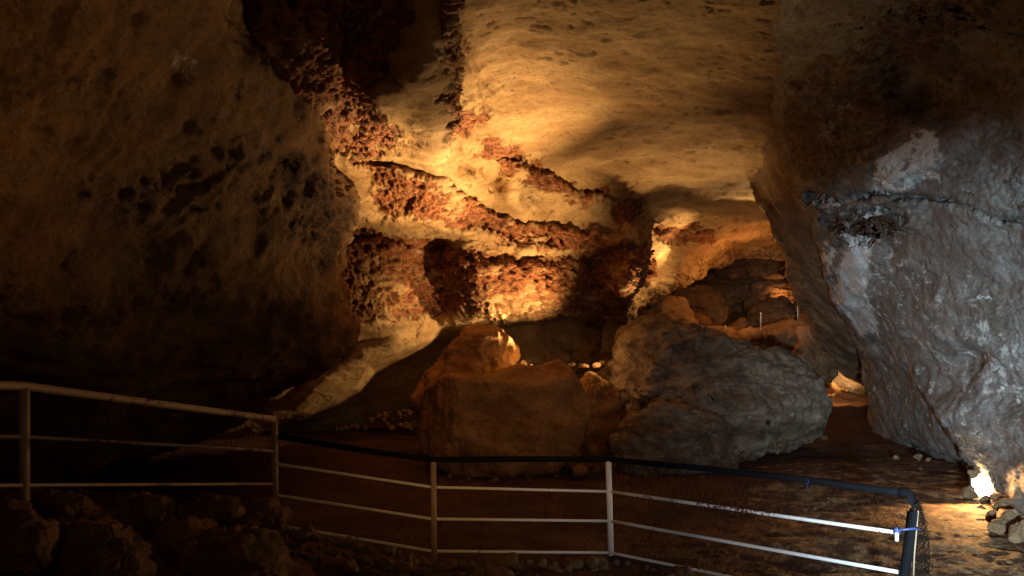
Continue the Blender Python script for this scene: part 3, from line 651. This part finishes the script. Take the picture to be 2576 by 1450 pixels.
# stones by the floor lamp on the right
rs = [(2440, 1245, 24, 18, 11.6), (2462, 1285, 26, 20, 10.8), (2440, 1290, 15, 22, 11.0), (2512, 1250, 24, 13, 10.6), (2530, 1268, 26, 14, 10.2), (2505, 1275, 14, 16, 10.4), (2545, 1300, 30, 20, 9.6), (2515, 1330, 32, 34, 9.5), (2490, 1300, 18, 22, 10.2),
      (2565, 1345, 34, 36, 9.0), (2470, 1315, 18, 14, 10.2), (2560, 1248, 34, 12, 10.4), (2590, 1400, 36, 34, 8.6), (2535, 1385, 20, 14, 9.2), (2255, 1152, 9, 7, 15.4), (2310, 1150, 14, 9, 15.2), (2335, 1156, 8, 6, 15.0), (2436, 1240, 18, 19, 11.55), (2518, 1206, 22, 46, 11.45), (2476, 1262, 24, 13, 11.3), (2448, 1192, 13, 20, 11.65)]
rl = ['rough stone directly under the bright floor lamp', 'reddish stone below the bright floor lamp', 'upright grey stone left below the floor lamp', 'small stone with a lit edge right beside the floor lamp', 'flat stone resting above the pile right of the floor lamp',
      'narrow stone with glowing rim in the pile right of the lamp', 'grey stone in the middle of the pile right of the lamp', 'largest round grey stone of the pile, at its lower left', 'dim stone wedged between the reddish and the round stone',
      'dark grey stone at the right edge of the picture in the pile', 'small stone on the floor side of the pile under the lamp', 'long flat slab lying along the top of the pile', 'dark stone at the lower right end of the pile', 'small stone low on the floor below the round grey one',
      'lone pebble at the foot of the grey wall nearest the passage', 'larger pebble against the foot of the grey wall', 'smaller pebble touching the foot of the grey wall', 'dark stone touching the left edge of the bright floor lamp', 'upright stone shielding the right edge of the bright floor lamp', 'low stone in front of the bright floor lamp', 'wedge of rock over the upper left corner of the floor lamp']
for i, ((u, v, a, b, d), lb) in enumerate(zip(rs, rl)):
    ol = [(u + a * math.cos(t) * random.uniform(.85, 1.12), v + b * math.sin(t) * random.uniform(.85, 1.12)) for t in np.linspace(0, 2 * math.pi, 10)[:-1]]
    boulder('stone', ol, d, max(.08, a / F * d * .9), M_stone, lb, cat='stone', seed=130 + i, n=(50, 76), facets=12, full=True, group='stones piled by the floor lamp')

for i in range(46):
    y = random.uniform(9.5, 19); x = random.uniform(-.25, .42) * y
    if i % 3 == 0: x = random.uniform(.22, .5) * y
    p = W(0, 0, 1); z = float(ground_z(np.array(x), np.array(y)))
    t_ = y / 1.0; uc = 1288 + F * x / y * (CT + ST * (z - 2) / y) ; 
    al = math.atan2(z - 2, y) - PITCH; vc = 725 - F * math.tan(al); uc = 1288 + F * x / (math.hypot(y, z - 2) * math.cos(al))
    s_ = random.choice([2.5, 3, 3.5, 4.5, 6]) * 12 / y
    boulder('pebble', [(uc - s_, vc + s_ * .4), (uc - s_ * .6, vc - s_ * .5), (uc + s_ * .2, vc - s_ * .7), (uc + s_, vc - s_ * .1), (uc + s_ * .7, vc + s_ * .6)], y, s_ / F * y * .8, M_stone,
            'small loose pebble lying on the bare earth floor beyond the fence', cat='pebble', seed=600 + i, n=(12, 18), facets=8, full=True, group='loose pebbles on the earth floor')

# ------------------------------------------------------------------ fences
def post_pts(u, vt, vb, d, du=0): return [V(u, vt, d), V(u + du / 2, (vt + vb) / 2, d), V(u + du, vb, d)]
def rail(mb, pts, r, sag=0.0, n=10, wob=.0):
    P = [V(*p) for p in pts]; out = []
    for a, b in zip(P[:-1], P[1:]):
        for k in range(8):
            t = k / 8; q = a.lerp(b, t); q.z -= sag * math.sin(math.pi * t); out.append(q)
    out.append(P[-1]); mb.tube(out, r, n, wob=wob)
def net(mb, A, B, C_, D_, cell, r, wav=.012):
    """chain link between top edge A-B and bottom edge D_-C_"""
    A, B, C_, D_ = map(Vector, (A, B, C_, D_)); w = (B - A).length; h = (D_ - A).length
    nu = int(w / cell); nv = max(2, int(h / cell))
    nrm = (B - A).cross(D_ - A).normalized()
    def p(i, j):
        s, t = i / nu, j / nv; q = A.lerp(B, s).lerp(D_.lerp(C_, s), t)
        return q + nrm * (wav * math.sin(s * 9 + t * 3) + random.uniform(-.003, .003))
    for i0 in range(nu + 1):
        zig = [p(min(nu, max(0, i0 + (.5 if j % 2 else 0) )), j) for j in range(nv + 1)]
        mb.tube(zig, r, 4, cap=False)
        zig = [p(min(nu, max(0, i0 + (-.5 if j % 2 else 0))), j) for j in range(nv + 1)]
        mb.tube(zig, r, 4, cap=False)

# left white railing
rt = empty('railing', V(62, 1255, 5.2))
tag(rt, 'grimy white tube railing darkened for dim light with two middle bars climbing at the left', 'railing')
build_at(MB().tube(post_pts(62, 975, 1262, 5.2), .031, 14), 'post', M_dim_grimy, rt)
build_at(MB().tube(post_pts(690, 1058, 1305, 7.6, 3), .032, 14), 'post', M_dim_grimy, rt)
mb = MB(); rail(mb, [(-260, 962, 4.3), (62, 972, 5.2), (690, 1055, 7.6)], .030, n=14); build_at(mb, 'top_rail', M_dim_grimy, rt)
mb = MB(); rail(mb, [(-260, 1098, 4.3), (62, 1100, 5.2), (690, 1135, 7.6)], .0135); build_at(mb, 'middle_rail', M_dim_grimy, rt)
mb = MB(); rail(mb, [(-260, 1226, 4.3), (62, 1221, 5.2), (690, 1218, 7.6)], .0135); build_at(mb, 'middle_rail', M_dim_grimy, rt)
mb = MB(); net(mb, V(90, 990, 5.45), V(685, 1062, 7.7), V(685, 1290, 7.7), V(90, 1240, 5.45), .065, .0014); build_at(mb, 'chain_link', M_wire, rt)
# black topped fence
ft = empty('mesh_fence', V(1537, 1402, 8.3))
tag(ft, 'white barred fence with black top rail, chain link and a black corner post', 'fence')
build_at(MB().tube(post_pts(1090, 1162, 1408, 7.9, 2), .030, 14), 'post', M_dim_grimy, ft)['label'] = 'rusty post darkened for dim light'
build_at(MB().tube(post_pts(1530, 1160, 1402, 8.3, 7), .032, 14), 'post', M_white, ft)['label'] = 'bright white post'
mb = MB(); rail(mb, [(700, 1098, 7.65), (880, 1128, 7.75), (1090, 1157, 7.9), (1310, 1155, 8.1), (1530, 1156, 8.3), (1780, 1180, 7.7), (2030, 1208, 7.0), (2268, 1240, 6.3)], .030, n=16); 
mb2 = MB()
cp = [V(2262, 1239, 6.32), V(2280, 1240.5, 6.28), V(2291, 1246, 6.25), V(2296, 1262, 6.22), V(2296, 1290, 6.22), V(2272, 1470, 6.22), V(2268, 1520, 6.22)]
build_at(mb, 'top_rail', M_black, ft); mb2.tube(cp, .038, 16); build_at(mb2, 'corner_post', M_black, ft)
build_at(MB().tube([V(2310, 1285, 6.34), V(2300, 1400, 6.34), V(2296, 1500, 6.34)], .006, 8), 'inner_post', M_dim_grimy, ft)
for (a, b, c, e, m, rr) in ((1168, 1226, 1237, 1341, M_white_worn, .0165), (1246, 1306, 1311, 1440, M_white, .0165), (1322, 1387, 1391, 1540, M_white, .0145)):
    mb = MB(); rail(mb, [(697, a, 7.6), (1088, b, 7.9), (1532, c, 8.3)], .0145); build_at(mb, 'bar', M_white, ft)
    if e < 1500: pts_ = [(1534, c, 8.3), (2262, e, 6.3)]
    else: pts_ = [(1534, c, 8.3), (1830, 1450, 7.6), (2262, 1535, 6.3)]
    mb = MB(); rail(mb, pts_, rr); build_at(mb, 'bar', m, ft)
mb = MB(); net(mb, V(1540, 1165, 8.42), V(2285, 1248, 6.42), V(2262, 1520, 6.42), V(1546, 1402, 8.42), .07, .0021); build_at(mb, 'chain_link', M_wire, ft)
mb = MB(); net(mb, V(1095, 1165, 8.0), V(1528, 1165, 8.4), V(1534, 1400, 8.4), V(1097, 1402, 8.0), .062, .0010); build_at(mb, 'chain_link', M_wire, ft)
mb = MB(); net(mb, V(700, 1108, 7.7), V(1088, 1165, 8.0), V(1090, 1402, 8.0), V(700, 1310, 7.7), .062, .0010); build_at(mb, 'chain_link', M_wire, ft)
# loose roll of chain link beyond the corner post
mb = MB(); P0 = []
for j in range(34):
    v = 1262 + j * 7.5; ring = []
    wd = np.interp(v, [1262, 1320, 1400, 1500], [6, 20, 26, 24]); cu = np.interp(v, [1262, 1320, 1400, 1500], [2306, 2318, 2320, 2318])
    for i in range(17):
        a = i / 16 * 3.1 * math.pi; k = .35 + .65 * i / 16
        q = W(cu + wd * k * math.cos(a), v + random.uniform(-2, 2), 6.42 + wd / F * 6.4 * k * math.sin(a) * 1.3) + RNG.normal(size=3) * .006
        ring.append(Vector(q.tolist()))
    P0.append(ring)
for i in range(17):
    mb.tube([P0[j][min(16, i + (j % 2))] for j in range(34)], .0022, 4, cap=False); mb.tube([P0[j][max(0, i - (j % 2))] for j in range(34)], .0022, 4, cap=False)
for k in range(16):
    j = random.randrange(3, 32); q = P0[j][random.choice([0, 8, 16, 9])]
    mb.tube([q, q + Vector((random.uniform(.01, .05), random.uniform(-.02, .02), random.uniform(-.02, .05))), q + Vector((random.uniform(.0, .07), random.uniform(-.03, .03), random.uniform(-.06, .03)))], .0022, 4, cap=False)
build_at(mb, 'loose_netting', M_wire, ft)
mb = MB(); mb.tube([V(2257, 1330, 6.28), V(2257, 1336, 6.27)], .026, 10); mb.tube([V(2257, 1336, 6.28), V(2257, 1340, 6.27)], .028, 10); mb.tube([V(2262, 1334, 6.2), V(2300, 1330, 6.18), V(2322, 1336, 6.3)], .010, 8); c1 = build_at(mb, 'clamp', M_blue, ft)
mb = MB(); mb.tube([V(2256, 1340, 6.28), V(2256, 1362, 6.27)], .015, 10); build_at(mb, 'end_cap', M_white, ft)
mb = MB(); mb.tube([V(2030, 1200, 6.95), V(2034, 1212, 6.9), V(2030, 1226, 6.9), V(2034, 1240, 6.95)], .003, 5); mb.tube([V(2024, 1215, 6.92), V(2034, 1219, 6.9)], .003, 5); build_at(mb, 'wire_tie', M_blue, ft)

# thin barrier in the far chamber
bt = empty('rope_barrier', V(1914, 832, 29))
tag(bt, 'three thin pale posts strung with a line on the far rubble slope', 'barrier')
tops = []
for u, a, b, d in ((1825, 818, 858, 26.5), (1914, 787, 832, 28), (2007, 757, 806, 29)):
    build_at(MB().tube([V(u, a, d), V(u, b, d)], .020, 6), 'post', M_white, bt); tops.append(V(u, a + 4, d))
mb = MB(); tops = [V(1760, 846, 26)] + tops
l = []
for a, b in zip(tops[:-1], tops[1:]):
    for k in range(8): q = a.lerp(b, k / 8); q.z -= .08 * math.sin(math.pi * k / 8); l.append(q)
l.append(tops[-1]); mb.tube(l, .008, 5); build_at(mb, 'line', M_wire, bt)

# ------------------------------------------------------------------ dry stone edging under the fence and rocks of the near bank
protos = []
segs = [((700, 1318, 7.45), (1090, 1405, 7.7), 17, 'under the bars, between the left railing and rusty post'), ((1090, 1408, 7.7), (1532, 1404, 8.1), 17, 'under the bars, between the rusty and bright white posts'), ((1532, 1402, 8.1), (2060, 1492, 7.0), 16, 'under the bars, right of the bright white post')]
ci = 0
for a, b, n_, where in segs:
    for row in range(3):
        for k in range(n_):
            t = (k + random.uniform(.1, .9)) / n_
            u = a[0] + (b[0] - a[0]) * t; v = a[1] + (b[1] - a[1]) * t + 14 + row * 27 + random.uniform(-7, 7); d = a[2] + (b[2] - a[2]) * t - row * .10
            if v > 1475: continue
            su = random.choice([10, 13, 16, 20, 24, 30]) * random.uniform(.85, 1.15); sv = su * random.uniform(.55, .95)
            if random.random() < .25: su *= .6; sv *= 1.2
            ol = [(u + su * math.cos(q) * random.uniform(.8, 1.15), v + sv * math.sin(q) * random.uniform(.8, 1.15)) for q in np.linspace(0, 2 * math.pi, 9)[:-1]]
            boulder('stone', ol, d, max(.06, su / F * d * .9), M_stone, ('top' if row == 0 else 'lower') + ' stone ' + where, cat='stone', seed=200 + ci, n=(30, 44), facets=16, full=True, group='stones of the edging under the fence', rough=(.12, .05))
            ci += 1
bankr = [([(560, 1300), (610, 1268), (680, 1270), (712, 1300), (700, 1340), (620, 1350), (565, 1340)], 7.2, .35, 'squared dark stone at the foot of the end post of the left railing'),
         ([(430, 1290), (520, 1262), (590, 1262), (610, 1290), (520, 1320), (420, 1330)], 7.0, .4, 'long low rock ledge under the lower bar of the left railing'),
         ([(260, 1275), (340, 1255), (420, 1262), (430, 1310), (340, 1330), (250, 1320)], 6.6, .4, 'dark lump of rock left of the long low ledge'),
         ([(380, 1350), (500, 1330), (620, 1340), (700, 1380), (730, 1470), (560, 1500), (420, 1480), (350, 1420)], 6.2, .5, 'broad dark brown rock face at the bottom below the left railing'),
         ([(120, 1330), (240, 1310), (340, 1350), (360, 1440), (250, 1480), (120, 1460), (80, 1390)], 5.2, .4, 'dim rounded rock at the bottom left beneath the railing'),
         ([(-60, 1300), (60, 1285), (130, 1330), (120, 1420), (20, 1460), (-80, 1420)], 4.8, .35, 'dark rock in the bottom left corner'),
         ([(60, 1255), (130, 1240), (220, 1262), (230, 1300), (130, 1316), (50, 1300)], 5.6, .3, 'stone at the base of the leftmost railing post'),
         ([(655, 1300), (685, 1296), (716, 1306), (718, 1330), (690, 1340), (660, 1330)], 7.1, .15, 'small reddish stone in front of the end post base')]
for i, (ol, d, t, lb) in enumerate(bankr):
    boulder('rock', ol, d, t, M_bank, lb, cat='rock', seed=400 + i, n=(80, 130), facets=6, rough=(.14, .06), group='rocks of the near bank')

# ------------------------------------------------------------------ lamps
def lamp(kind, name, pos, power, col=(1, .60, .25), r=.05, target=None, ang=60, blend=.5):
    ld = bpy.data.lights.new(name, kind); ld.energy = power; ld.color = col
    if kind in ('POINT', 'SPOT'): ld.shadow_soft_size = r
    o = bpy.data.objects.new(name, ld); COL.objects.link(o); o.location = pos
    if target is not None:
        o.rotation_euler = (Vector(target) - Vector(pos)).to_track_quat('-Z', 'Y').to_euler()
        ld.spot_size = math.radians(ang); ld.spot_blend = blend
    return o
def floodlight_box(pos, w_, h_, rz, label):
    t = empty('floodlight', pos); tag(t, label, 'lamp'); p = Vector(pos)
    n = Vector((math.sin(rz), -math.cos(rz), 0))
    mb = MB(); mb.box(p - n * .05, w_ * 1.15, .09, h_ * 1.15, rz); mb.box(p - n * .12, w_ * .6, .05, h_ * .6, rz); build_at(mb, 'housing', M_metal, t, False)
    mb = MB(); mb.box(p + n * .002, w_, .012, h_, rz); build_at(mb, 'lens', M_lens, t, False)
    mb = MB(); mb.tube([p + Vector((-w_ * .62, .03, -h_ * .8)), p + Vector((-w_ * .62, .03, 0))], .008, 6); mb.tube([p + Vector((w_ * .62, .03, -h_ * .8)), p + Vector((w_ * .62, .03, 0))], .008, 6); build_at(mb, 'bracket', M_metal, t)
def floodlight(pos, aim, s, label, lens=M_lens):
    t = empty('floodlight', pos); tag(t, label, 'lamp'); d = (Vector(aim) - Vector(pos)).normalized()
    p = Vector(pos)
    mb = MB(); mb.tube([p - d * s * .9, p - d * s * .5, p, p + d * s * .25], [s * .45, s * .75, s, s * 1.02], 16); build_at(mb, 'housing', M_metal, t)
    mb = MB(); mb.tube([p + d * s * .255, p + d * s * .29], s * .9, 16); build_at(mb, 'lens', lens, t)
    return t
WARM = (1, .62, .27); AMB = (1, .50, .16)
Lm = lambda *a, **k: lamp(*a, **k)
# lamps behind the boulders, some added in open view, washing the wall and the ceiling
WARM = (1, .62, .26)
Lm('SPOT', 'uplight', V(1400, 925, 16.5), 3500, WARM, .06, V(1130, 400, 14.8), 78, .9)
Lm('SPOT', 'uplight', V(1500, 932, 17.3), 1700, WARM, .06, V(1300, 640, 18.6), 84, 1)
Lm('SPOT', 'uplight', V(1420, 932, 16.3), 1150, WARM, .10, V(1190, 130, 11.0), 86, 1)
Lm('SPOT', 'uplight', V(1352, 850, 16.6), 1400, WARM, .05, V(1060, 330, 12.8), 34, .9)  # added spot without a fixture, in open view, brightens the rib's nose
Lm('SPOT', 'uplight', V(1640, 900, 20.2), 900, WARM, .10, V(1680, 430, 18), 66, 1)
Lm('SPOT', 'uplight', V(1150, 880, 17.0), 330, WARM, .06, V(965, 700, 18.0), 62, .9)
Lm('SPOT', 'uplight', V(1450, 842, 19.0), 1150, WARM, .05, V(985, 850, 19.0), 44, .35)  # added spot without a fixture, in open view, lights the climbing ledge
Lm('POINT', 'stone_light', V(1332, 906, 15.9), 12, AMB, .02)  # both stone lights are added in front of the stones to make them glow
Lm('POINT', 'stone_light', V(1498, 908, 16.6), 16, AMB, .03)
Lm('SPOT', 'scree_light', V(1120, 960, 19.4), 18, WARM, .04, V(980, 1060, 20), 60, .6)
# far arch
Lm('SPOT', 'arch_light', V(1755, 748, 25.4), 600, WARM, .05, V(1668, 640, 25.2), 84, .7)
Lm('POINT', 'arch_light', V(1712, 668, 25.7), 34, WARM, .05)
Lm('POINT', 'arch_light', V(1652, 742, 24.2), 26, WARM, .05)
Lm('SPOT', 'ceiling_light', V(1960, 640, 23), 500, WARM, .05, V(1880, 490, 20.6), 50, .9)
# far chamber
Lm('POINT', 'chamber_light', V(1752, 742, 34.6), 70, (1, .45, .14), .06)
Lm('POINT', 'chamber_light', V(1968, 748, 34.0), 26, (1, .45, .14), .06)
Lm('POINT', 'chamber_light', V(1870, 690, 27.5), 120, (1, .42, .12), .3)  # general fill added to light the chamber more evenly
Lm('SPOT', 'passage_light', V(2088, 985, 27.5), 420, WARM, .05, V(2150, 960, 32), 80, .6)
Lm('POINT', 'passage_light', V(2060, 985, 31), 120, AMB, .05)
# floor lamp at the foot of the right mass
floodlight_box(V(2474, 1224, 11.9), .30, .30, -.25, 'blazing floor lamp at the foot of the grey rock mass')
Lm('POINT', 'floor_lamp_light', V(2470, 1190, 12.0), 9, WARM, .05)
Lm('SPOT', 'floor_lamp_light', V(2462, 1195, 11.3), 560, AMB, .05, V(2370, 1340, 8.6), 84, .7)
floodlight(V(2041, 818, 26.3), V(1990, 800, 20), .04, 'tiny bright lamp on the far ledge beside the grey rock mass', M_dot)
floodlight(V(1738, 738, 34.2), V(1730, 700, 25), .04, 'tiny bright lamp at the left end of the orange lit shelf', M_dot)
# cool white lamp on the visitors' side
Lm('SPOT', 'cool_light', (.6, -.6, 1.2), 10500, (.66, .86, 1.0), .15, (9.5, 14, 1.3), 40, 1)
Lm('SPOT', 'cool_light', (.6, -.6, 1.2), 1300, (.90, .94, 1.0), .15, V(1930, 1030, 15).to_tuple(), 20, 1)  # extra spot added at the same position to brighten the ridge boulder
Lm('SPOT', 'cool_light', (3.0, .6, 1.0), 240, (.74, .87, 1.0), .10, (2.8, 9, .4), 48, .6)
# amber fill lights added around the camera to lift walls, boulders and stones
Lm('SPOT', 'fill_light', (-1.0, -3.0, 3.0), 62, AMB, .6, (-4.6, 6, 4.6), 92, 1)
Lm('SPOT', 'fill_light', (-.6, .6, 1.6), 60, AMB, .3, V(880, 130, 9).to_tuple(), 34, 1)
Lm('SPOT', 'fill_light', (0, -1, 2.7), 40, AMB, .3, (-.3, 7.8, -.3), 56, 1)
Lm('SPOT', 'fill_light', (.2, -1.0, 2.4), 760, AMB, .4, (-.2, 14, 1.2), 27, 1)

w = bpy.data.worlds.new('World'); scene.world = w; w.use_nodes = True
bg = w.node_tree.nodes['Background']; bg.inputs[0].default_value = (.9, .5, .25, 1); bg.inputs[1].default_value = .008

scene.view_settings.view_transform = 'Standard'; scene.view_settings.look = 'None'; scene.view_settings.exposure = 0; scene.view_settings.gamma = 1
scene.cycles.use_denoising = True; scene.cycles.max_bounces = 5; scene.cycles.diffuse_bounces = 3; scene.cycles.glossy_bounces = 2
scene.cycles.sample_clamp_indirect = 3
